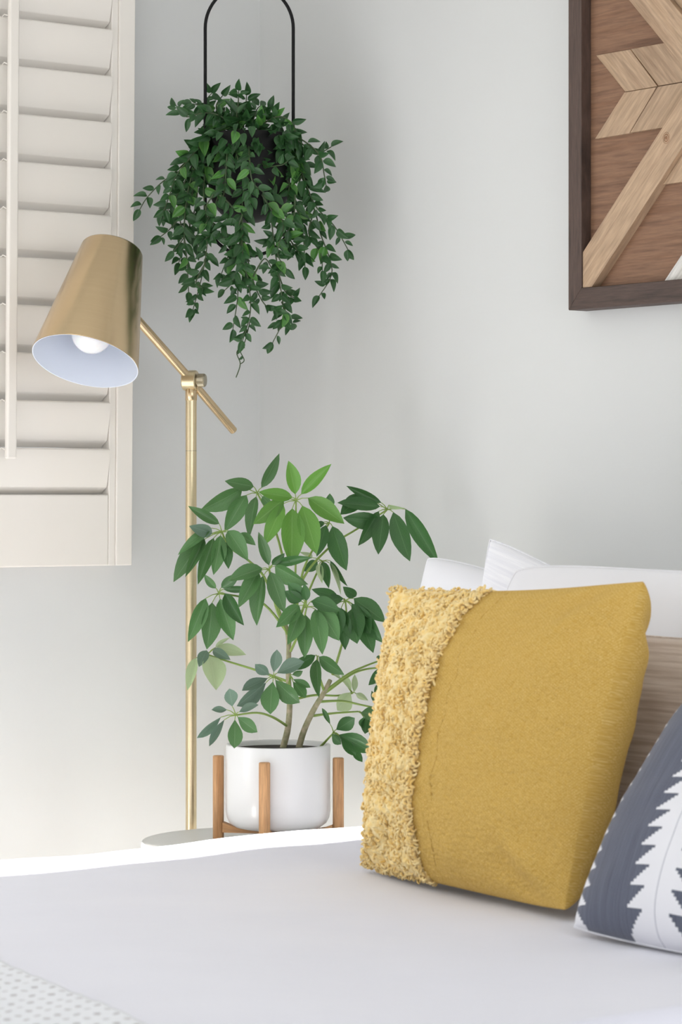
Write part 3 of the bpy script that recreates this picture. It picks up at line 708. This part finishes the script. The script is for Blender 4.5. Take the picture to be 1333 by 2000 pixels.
# ------------------------------------------------------------------ wall art
NB = D1                                              # wall normal axis
def wl(x, y, off):                                   # photo pixel -> (u, z) on a plane off the headboard wall
    p = on_plane(x, y, rm(off, 0), NB); return (-(p-C).dot(D2), p.z)
def W(u, z, off): return rm(off, u, z)
OFF_F, OFF_B, OFF_C, OFF_D = .047, .024, .033, .0435
c6 = lambda x, y: (1080+x/3.127, y/3.127)
uo, zo = wl(1110.5, 606, OFF_F); ui, _ = wl(1136, 560, OFF_F); _, zi = wl(1140, 562, OFF_F)
uc, zc = wl(*c6(862, 483), OFF_D)
uo2 = 2*uc-uo; ui2 = 2*uc-ui; zo2 = 2*zc-zo; zi2 = 2*zc-zi
art = root('wall_art', W(uo, zo, 0), 'framed geometric wood plank wall art hanging above the pillows', 'wall art')
def prism(poly, o0, o1, grain):
    mb = MB(); n = len(poly); g = V(grain).normalized() if grain else V((0, 1)); h = V((-g.y, g.x))
    vs = [W(u, z, o0) for (u, z) in poly]+[W(u, z, o1) for (u, z) in poly]
    uv = [(V(p).dot(h), V(p).dot(g)) for p in poly]
    uv = uv + [(a+.01, b) for a, b in uv]
    fs = [tuple(range(n)), tuple(range(n, 2*n))]+[(i, (i+1) % n, n+(i+1) % n, n+i) for i in range(n)]
    return mb.add(vs, fs, uv)
def piece(name, poly, o0, o1, grain, mat, bev=.0008):
    return put(name, prism(poly, o0, o1, grain), M[mat], art, bevel=bev)
g = .0006
piece('frame_rail', [(uo, zo), (ui, zi), (ui, zi2), (uo, zo2)], .001, OFF_F, (0, 1), 'darkframe', .0015)
piece('frame_rail', [(uo2, zo), (ui2, zi), (ui2, zi2), (uo2, zo2)], .001, OFF_F, (0, 1), 'darkframe', .0015)
piece('frame_rail', [(uo, zo), (uo2, zo), (ui2, zi), (ui, zi)], .001, OFF_F, (1, 0), 'darkframe', .0015)
piece('frame_rail', [(uo, zo2), (uo2, zo2), (ui2, zi2), (ui, zi2)], .001, OFF_F, (1, 0), 'darkframe', .0015)
piece('backing_board', [(ui+g, zi+g), (ui2-g, zi+g), (ui2-g, zi2-g), (ui+g, zi2-g)], .002, OFF_B, (1, 0), 'backing')
def poly6(pts, off): return [wl(*c6(x, y), off) for x, y in pts]
def mir(poly, mu=False, mz=False): return [((2*uc-u) if mu else u, (2*zc-z) if mz else z) for u, z in poly]
# lower left beam, from the frame corner to the centre
bm = poly6([(180, 1541), (860, 485), (862, 775), (240, 1757), (180, 1759)], OFF_D)
bm = [(max(u, ui+.0005), max(z, zi+.001)) for u, z in bm]
P1 = V(bm[0]); P2 = V(bm[1]); dB = (P2-P1).normalized()
bot = V(bm[3]); nB = V((dB.y, -dB.x)); wB = (bot-P1).dot(nB)
b0 = V((ui+.0006, P1.y)); lower_at_c = b0+nB*wB; tt = (uc-lower_at_c.x)/dB.x; lc = lower_at_c+dB*tt
t2 = (uc-b0.x)/dB.x; uc_top = b0+dB*t2
sB = (zi+.0006-lower_at_c.y)/dB.y; lcb = lower_at_c+dB*sB
beam = [tuple(b0), (uc-.0005, uc_top.y), (uc-.0005, lc.y), tuple(lcb), (ui+.0006, zi+.0006)]
# clamp the apex to the mirror line so that the four beams meet
def clipz(poly, zmax):
    out = []
    for i in range(len(poly)):
        a, b = poly[i], poly[(i+1) % len(poly)]
        if a[1] <= zmax: out.append(a)
        if (a[1]-zmax)*(b[1]-zmax) < 0:
            t = (zmax-a[1])/(b[1]-a[1]); out.append((a[0]+(b[0]-a[0])*t, zmax))
    return out
beam = clipz(beam, zc-.0005)
for (mu, mz) in ((0, 0), (0, 1), (1, 0), (1, 1)):
    gd = (dB.x*(-1 if mu else 1), dB.y*(-1 if mz else 1))
    o = piece('beam_plank', mir(beam, mu, mz), OFF_B, OFF_D, gd, 'plank', .001)
ch = [([(256, 850), (435, 549), (636, 518), (470, 815)], 0), ([(475, 812), (644, 520), (790, 496), (862, 485), (655, 795)], .0015)]
for ci, (pts, dz) in enumerate(ch):
    pl = poly6(pts, OFF_C)
    # slide the seam side onto the mirror line
    pl = [(u, min(z, zc-.0003)) for u, z in pl]
    if ci == 1:                                      # stop at the beam's edge
        def below(p): return (V(p)-b0).dot(nB) < 0
        a_ = V(pl[1]); q_ = V(pl[0])
        # intersection of horizontals with the beam's upper edge
        def hit(z): t = (z-b0.y)/dB.y; return (b0.x+dB.x*t-.0008, z)
        zl = pl[0][1]; pl = [pl[0], pl[1], hit(pl[1][1]), hit(zl)]
    for (mu, mz) in ((0, 0), (0, 1), (1, 0), (1, 1)):
        if mu == mz == 0 or True:
            cx_ = sum(u for u, z in pl)/len(pl); cz_ = sum(z for u, z in pl)/len(pl)
            pq = [(u+(.0010 if u < cx_ else -.0010)+(.0018 if ci == 1 and mz and u < cx_ else 0), z+(.0004 if z < cz_ else -.0004)) for u, z in pl]
        e = V(pl[1])-V(pl[0]); gd = (e.x*(-1 if mu else 1), e.y*(-1 if mz else 1))
        piece('chevron_plank', mir(pq, mu, mz), OFF_B, OFF_C+dz-(.003 if mz and ci == 0 else 0), gd, 'plank')
# pieces below the beam
def lowedge(z): t = (z-lower_at_c.y)/dB.y; return (lower_at_c.x+dB.x*t+.0008, z)
zt_ = wl(*c6(670, 1127), OFF_C)[1]
tan = [lowedge(zt_), (uc-.0005, lc.y-.001), (uc-.0005, zt_)]
uw, _ = wl(*c6(683, 1726), OFF_C)
zw = zi+.001
sl = dB.y/dB.x
whp = [(uw, zw), (uc-.0005, zw), (uc-.0005, zw+(uc-uw)*sl)]
for mu in (0, 1):
    for mz in (0, 1):
        piece('wedge_plank', mir(tan, mu, mz), OFF_B, OFF_C, (dB.x*(-1 if mu else 1), dB.y*(-1 if mz else 1)), 'plank')
        tag(piece('wedge_plank', mir(whp, mu, mz), OFF_B, OFF_C, (dB.x*(-1 if mu else 1), dB.y*(-1 if mz else 1)), 'whiteplank'), 'whitewashed wedge plank')
# the knot in the lower left beam, a real ringed plug flush with the face
ku, kz = wl(*c6(695, 842), OFF_D)
mb = MB(); kc = W(ku, kz, OFF_D)
for r0, r1, hh in ((0, .0030, .0006), (.0050, .0068, .0004), (.0088, .0096, .0003)):
    vs = []; nn = 20
    for (r, h_) in ((r0+.0001, hh), (r1, hh), (r1, -.001)):
        for k in range(nn):
            q = 2*math.pi*k/nn; vs.append(kc - D1*h_ + (-D2*math.cos(q)*.9+UZ*math.sin(q)*1.1)*r)
    mb.add(vs, [(i*nn+k, i*nn+(k+1) % nn, (i+1)*nn+(k+1) % nn, (i+1)*nn+k) for i in range(2) for k in range(nn)], [(0, 0)]*len(vs))
M['knot'] = Mat('knot_wood', (150, 108, 76), .6).m
put('knot', mb, M['knot'], art)
# ------------------------------------------------------------------ bed
BZ = .60; BD0, BD1, BA1 = .895, 2.55, 2.22
bed = root('bed', rm(1.1, 1.7, 0), 'bed with white bedding standing against the wall under the wood art', 'bed')
mb = MB(); mb.box(rm(.06, BD0+.05, .30), -D1*(BA1-.14), -D2*(BD1-BD0-.10), UZ*(BZ-.30-.028)); put('mattress', mb, M['mattress'], bed, bevel=.03)
mb = MB(); mb.box(rm(.05, BD0+.06, .14), -D1*(BA1-.12), -D2*(BD1-BD0-.12), UZ*.158); put('bed_frame', mb, M['oak'], bed, bevel=.01)
for a in (.10, BA1-.18):
    for d in (BD0+.12, BD1-.12):
        mb = MB(); mb.tube([rm(a, d, 0), rm(a, d, .139)], [.022, .03], 20); put('leg', mb, M['oak'], bed, auto=40)
def grid_cloth(name, a0, a1, d0, d1, na, nd, zf, mat, drop, thick=.02, parent=None):
    mb = MB(); vs = []; uv = []; fs = []
    for i in range(na+1):
        for j in range(nd+1):
            s = i/na; t = j/nd
            a = a0+(a1-a0)*s; d = d0+(d1-d0)*t
            vs.append(zf(a, d)); uv.append((a, d))
    for i in range(na):
        for j in range(nd): fs.append((i*(nd+1)+j, i*(nd+1)+j+1, (i+1)*(nd+1)+j+1, (i+1)*(nd+1)+j))
    mb.add(vs, fs, uv); o = put(name, mb, mat)
    return o
def duvz(a, d):
    z = BZ
    z += .009*noise.noise(V((a*2.6, d*2.2, .3))) + .0035*noise.noise(V((a*6, d*5, 3)))
    wob = .014*noise.noise(V((a*3.0, 7, 0))) + .006*noise.noise(V((a*9, 2, 0)))
    e = d-(BD0+wob)
    r = .045
    if e < r:
        if e > 0:
            z -= r-math.sqrt(max(0, r*r-(r-e)**2)); return rm(a, d, z)
        return rm(a, BD0+wob-.0-.01*math.sin(e*20+a*9)*min(1, -e*8), z-r+e)
    e2 = BD1-d
    if e2 < 0: return rm(a, BD1, z-.03+e2)
    return rm(a, d, z)
dv = grid_cloth('duvet', .045, BA1, BD0-.24, BD1+.2, 220, 300, duvz, M['duvet'], 0)
so = dv.modifiers.new('s', 'SOLIDIFY'); so.thickness = .012; so.offset = 0
tag(dv, 'smooth white duvet spread over the bed and hanging over its side', 'duvet')
def thz(a, d):
    p = duvz(a, max(d, BD0)); 
    e = a-(1.685+.06*(d-1.76)/.47); h = .009+.006*min(1, max(0, e)/.02)
    return rm(a+.09*0, d, (duvz(a, d).z)+h)
def thz2(a, d):
    sh_ = .22*(d-1.76)*.5
    aa = a+.11*(d-1.76)/.47*.9
    aa = min(aa, BA1-.01)
    return rm(aa, d, duvz(aa, d).z+.0085+.0015*math.sin(a*90)*math.sin(d*90))
th = grid_cloth('throw_blanket', 1.70, 2.2, BD0+.08, BD1-.06, 60, 160, thz2, M['throw'], 0)
so = th.modifiers.new('s', 'SOLIDIFY'); so.thickness = .006; so.offset = 1
tag(th, 'white dotted waffle throw blanket folded across the foot of the bed', 'blanket')
# ------------------------------------------------------------------ cushions
def cushion(BL, BR, TR, TL, front, back, kx=.05, ky=.05, kyb=None, nu=64, nv=64, ex=2.6, wr=.004, seed=0, powf=.6, powb=.55, dent=0, nub=0, rc=.015):
    """returns (MB, S) - S(u, v) is the front surface point for u, v in -1..1"""
    nrm = ((BR-BL).cross(TL-BL)).normalized()
    def S(u, v, side=1):
        uu = u*(1-kx*(1-v*v)*abs(u)**2); vv = v*(1-(ky if v > 0 or kyb is None else kyb)*(1-u*u)*abs(v)**2)
        cq = 1-rc*(abs(u)**5)*(abs(v)**5); uu *= cq; vv *= cq
        s, t = (uu+1)/2, (vv+1)/2
        p = (BL*(1-s)+BR*s)*(1-t)+(TL*(1-s)+TR*s)*t
        f = (max(0, 1-abs(u)**ex)*max(0, 1-abs(v)**ex))**(powf if side > 0 else powb)
        h = (front if side > 0 else back)*f
        if dent:                                     # creases running in from the corners
            for (cu, cv) in ((1, 1), (1, -1), (-1, -1)):
                du, dv_ = 1-u*cu, 1-v*cv; q = du-dv_*1.15; r_ = math.hypot(du, dv_)
                h += dent*min(1, f*2.2)*min(1, r_*3)*math.exp(-(r_/.42)**2)*(math.exp(-(q/.10)**2)*.9-math.exp(-((q-.22)/.12)**2)*.8-math.exp(-((q+.24)/.12)**2)*.6)
        h += wr*(noise.noise(V((u*2.2+seed, v*2.2, seed)))+.5*noise.noise(V((u*5+seed, v*5, seed))))*min(1, f*2)
        if nub and side > 0:                         # coarse woven nubs
            q3 = V((u*.28, v*.25, seed))
            h += nub*(noise.noise(V((q3.x*260, q3.y*150, seed)))+.7*noise.noise(V((q3.x*90, q3.y*330, seed+5)))+.6*noise.noise(q3*60))*min(1, f*4)
        return p + nrm*h*side
    mb = MB()
    def cz(k, n): x = -1+2*k/n; return math.sin(x*math.pi/2)*.35+x*.65
    for side in (1, -1):
        vs = []; uv = []; fs = []
        for i in range(nu+1):
            for j in range(nv+1):
                u, v = cz(i, nu), cz(j, nv); vs.append(S(u, v, side)); uv.append(((u+1)/2, (v+1)/2))
        for i in range(nu):
            for j in range(nv):
                q = (i*(nv+1)+j, (i+1)*(nv+1)+j, (i+1)*(nv+1)+j+1, i*(nv+1)+j+1)
                fs.append(q if side > 0 else q[::-1])
        mb.add(vs, fs, uv)
    return mb, S, nrm
def weld(o, d=.0008):
    import bmesh
    b = bmesh.new(); b.from_mesh(o.data); bmesh.ops.remove_doubles(b, verts=b.verts, dist=d); bmesh.ops.recalc_face_normals(b, faces=b.faces); b.to_mesh(o.data); b.free()
    for p in o.data.polygons: p.use_smooth = True
def seam(mb, S, r=.0016, n=60):
    pts = [S(-1+2*i/n, -1) for i in range(n)]+[S(1, -1+2*i/n) for i in range(n)]+[S(1-2*i/n, 1) for i in range(n)]+[S(-1, 1-2*i/n) for i in range(n+1)]
    mb.tube(pts, r, 6, cap=False)
up_ = lambda p, a, z: p + D1*a + UZ*z
# mustard cushion
yBL = px(712, 1712, 4.345); yBL.z = BZ+.019
yBR = px(1106, 1812, 3.86); yBR.z = BZ+.019
yTL = px(768, 1146, 4.43); yTR = px(1262, 1131, 3.98)
yc = root('mustard_cushion', (yBL+yBR)/2, 'mustard yellow cushion with a shaggy fringed band along its left side', 'cushion')
mb, YS, yn = cushion(yBL, yBR, yTR, yTL, .085, .13, .06, .05, .0, 250, 250, nub=.0019, seed=3, wr=.009, powf=.72, powb=.42, dent=.026)
o = put('cover', mb, M['mustard'], yc, fix=False); weld(o)
def band(v):                                         # right edge of the shaggy band in u
    return -.25+.10*(1-v*v)+.13*max(0, v)**1.5+.012*math.sin(v*23)
# woven ridge base of the band
mb = MB(); nu, nv = 70, 220; vs = []; uv = []; fs = []
for i in range(nu+1):
    for j in range(nv+1):
        v = -1+2*j/nv; b_ = band(v); u = -1+(b_+1)*i/nu
        e = min(1, i/nu*12)*min(1, (1-i/nu)*12)*min(1, (1-abs(v))*25)
        p = YS(u, v); hgt = .005+.006*abs(noise.noise(p*70))+.007*noise.noise(p*38)+.004*noise.noise(p*160)
        vs.append(p+yn*(max(.001, hgt)*e+.0003)); uv.append((u, v))
for i in range(nu):
    for j in range(nv): fs.append((i*(nv+1)+j, (i+1)*(nv+1)+j, (i+1)*(nv+1)+j+1, i*(nv+1)+j+1))
mb.add(vs, fs, uv); put('fringe_backing', mb, M['shag'], yc, fix=False)
mb = MB()
def curl(p, nrm_, ln, r, spread=1.0, down=0):
    d = (nrm_*R.uniform(.3, .9)+V((R.gauss(0, .6), R.gauss(0, .6), R.gauss(-.2-down, .8)))*spread).normalized()
    c = d.cross(V((R.gauss(0, 1), R.gauss(0, 1), R.gauss(0, 1)))).normalized()
    pts = [p]; q = p.copy(); bend = R.uniform(.55, 1.15)
    for k in range(5):
        d = (d*math.cos(bend*.8) + c.cross(d)*math.sin(bend*.8) - nrm_*.10).normalized(); q = q + d*ln/5; pts.append(q.copy())
    mb.tube(pts, [r*.8, r*1.05, r, r*1.05, r*.95, r*.55], 5, cap=True)
for k in range(4600):
    v = R.uniform(-1, 1); b_ = band(v); u = -1+(b_+1)*R.random()**.95
    p = YS(u, v)+yn*R.uniform(.001, .008)
    curl(p, yn, R.uniform(.008, .015), R.uniform(.0012, .0023))
for k in range(650):                                  # raised rope along the right edge of the band
    v = R.uniform(-1, 1); u = band(v)+R.uniform(-.035, .006)
    p = YS(u, v)+yn*R.uniform(.002, .012); curl(p, yn, R.uniform(.010, .018), R.uniform(.0014, .0024), .7, .5)
lft = (yBL-yBR).normalized()
for k in range(900):                                  # left edge
    v = R.uniform(-1, 1); p = YS(-1, v); curl(p, (lft*R.uniform(.6, 1.2)+yn*.4), R.uniform(.008, .016), R.uniform(.0008, .0016))
for k in range(260):
    u = -1+(band(-1)+1)*R.random(); p = YS(u, -1); curl(p, -UZ*.2+yn, R.uniform(.008, .014), R.uniform(.0009, .0018), .8)
for k in range(45):
    p = YS(-1, R.uniform(-1, -.93)); curl(p, lft*1.6, R.uniform(.010, .02), .0016, .6)
tag(put('shaggy_fringe', mb, M['shag'], yc, fix=False), 'shaggy looped fringe of pale mustard yarn', kind='stuff')
# seam lines of the mustard cover: two stitched ribs
mb = MB()
for off in (.165,):
    pts = [YS(band(v)+off, v)+yn*.0001 for v in [-.96+1.94*i/60 for i in range(61)]]
    mb.tube(pts, .0007, 5, cap=False)
put('stitched_rib', mb, M['mustard'], yc, fix=False)
# navy cushion
nBL = px(1116, 1824, 3.765); nBL.z = BZ+.012
nBR = nBL + V((.607, -.795, 0)).normalized()*.50; nBR.z = BZ+.012
nTL = px(1425, 1275, 3.955); nTR = nTL + (nBR-nBL)*.98
nc = root('patterned_cushion', (nBL+nBR)/2, 'navy and white zigzag striped cushion in front of the mustard cushion', 'cushion')
mb, NS, nn_ = cushion(nBL, nBR, nTR, nTL, .092, .04, -.07, .05, -.02, 80, 80, seed=9, wr=.004, powf=.5)
o = put('cover', mb, M['navy'], nc, fix=False); weld(o)
mb = MB(); seam(mb, NS, .0012); put('seam', mb, M['navy'], nc, fix=False)
# white pillows
def pillow(name, label, BL, BR, TR, TL, mat, fr=.06, bk=.06, seed=1, **k):
    r = root(name, (BL+BR)/2, label, 'pillow')
    mb, S, n_ = cushion(BL, BR, TR, TL, fr, bk, seed=seed, **k)
    o = put('cover', mb, M[mat], r, fix=False); weld(o)
    mb = MB(); seam(mb, S, .0016); put('seam', mb, M[mat], r, fix=False)
    return S
hz = BZ+.012
def pl_pts(a_b, a_t, d0, d1, z1, z0=hz, z1r=None):
    return rm(a_b, d0, z0), rm(a_b, d1, z0), rm(a_t, d1, z1r or z1), rm(a_t, d0, z1)
pillow('sleeping_pillow', 'plain white pillow standing at the back against the wall, left end showing', *pl_pts(.34, .25, .875, 1.40, 1.098, z1r=1.03), 'white_cotton', .055, .045, 2, kx=.02, ky=.03, rc=.05)
pillow('linen_pillow', 'white slub linen pillow with a pointed raised corner', *pl_pts(.47, .365, 1.19, 1.76, 1.137, z1r=.97), 'linen', .05, .045, 5, kx=.05, ky=.03, rc=.035)
pillow('front_pillow', 'large plain white pillow behind the mustard cushion, upper right', *pl_pts(.58, .465, 1.36, 2.14, 1.092, z1r=1.082), 'white_cotton', .045, .045, 8, kx=.02, ky=.015, rc=.07, wr=.006)
pillow('pillow_shade_cushion', 'streaky beige stand-in for the shaded lower white pillow, between the mustard and navy cushions', *pl_pts(.665, .585, 1.66, 2.20, .995, z0=hz), 'shaded_linen', .022, .022, 11, kx=.04, ky=.04)  # added cushion; its beige stands in for shade on the white pillow
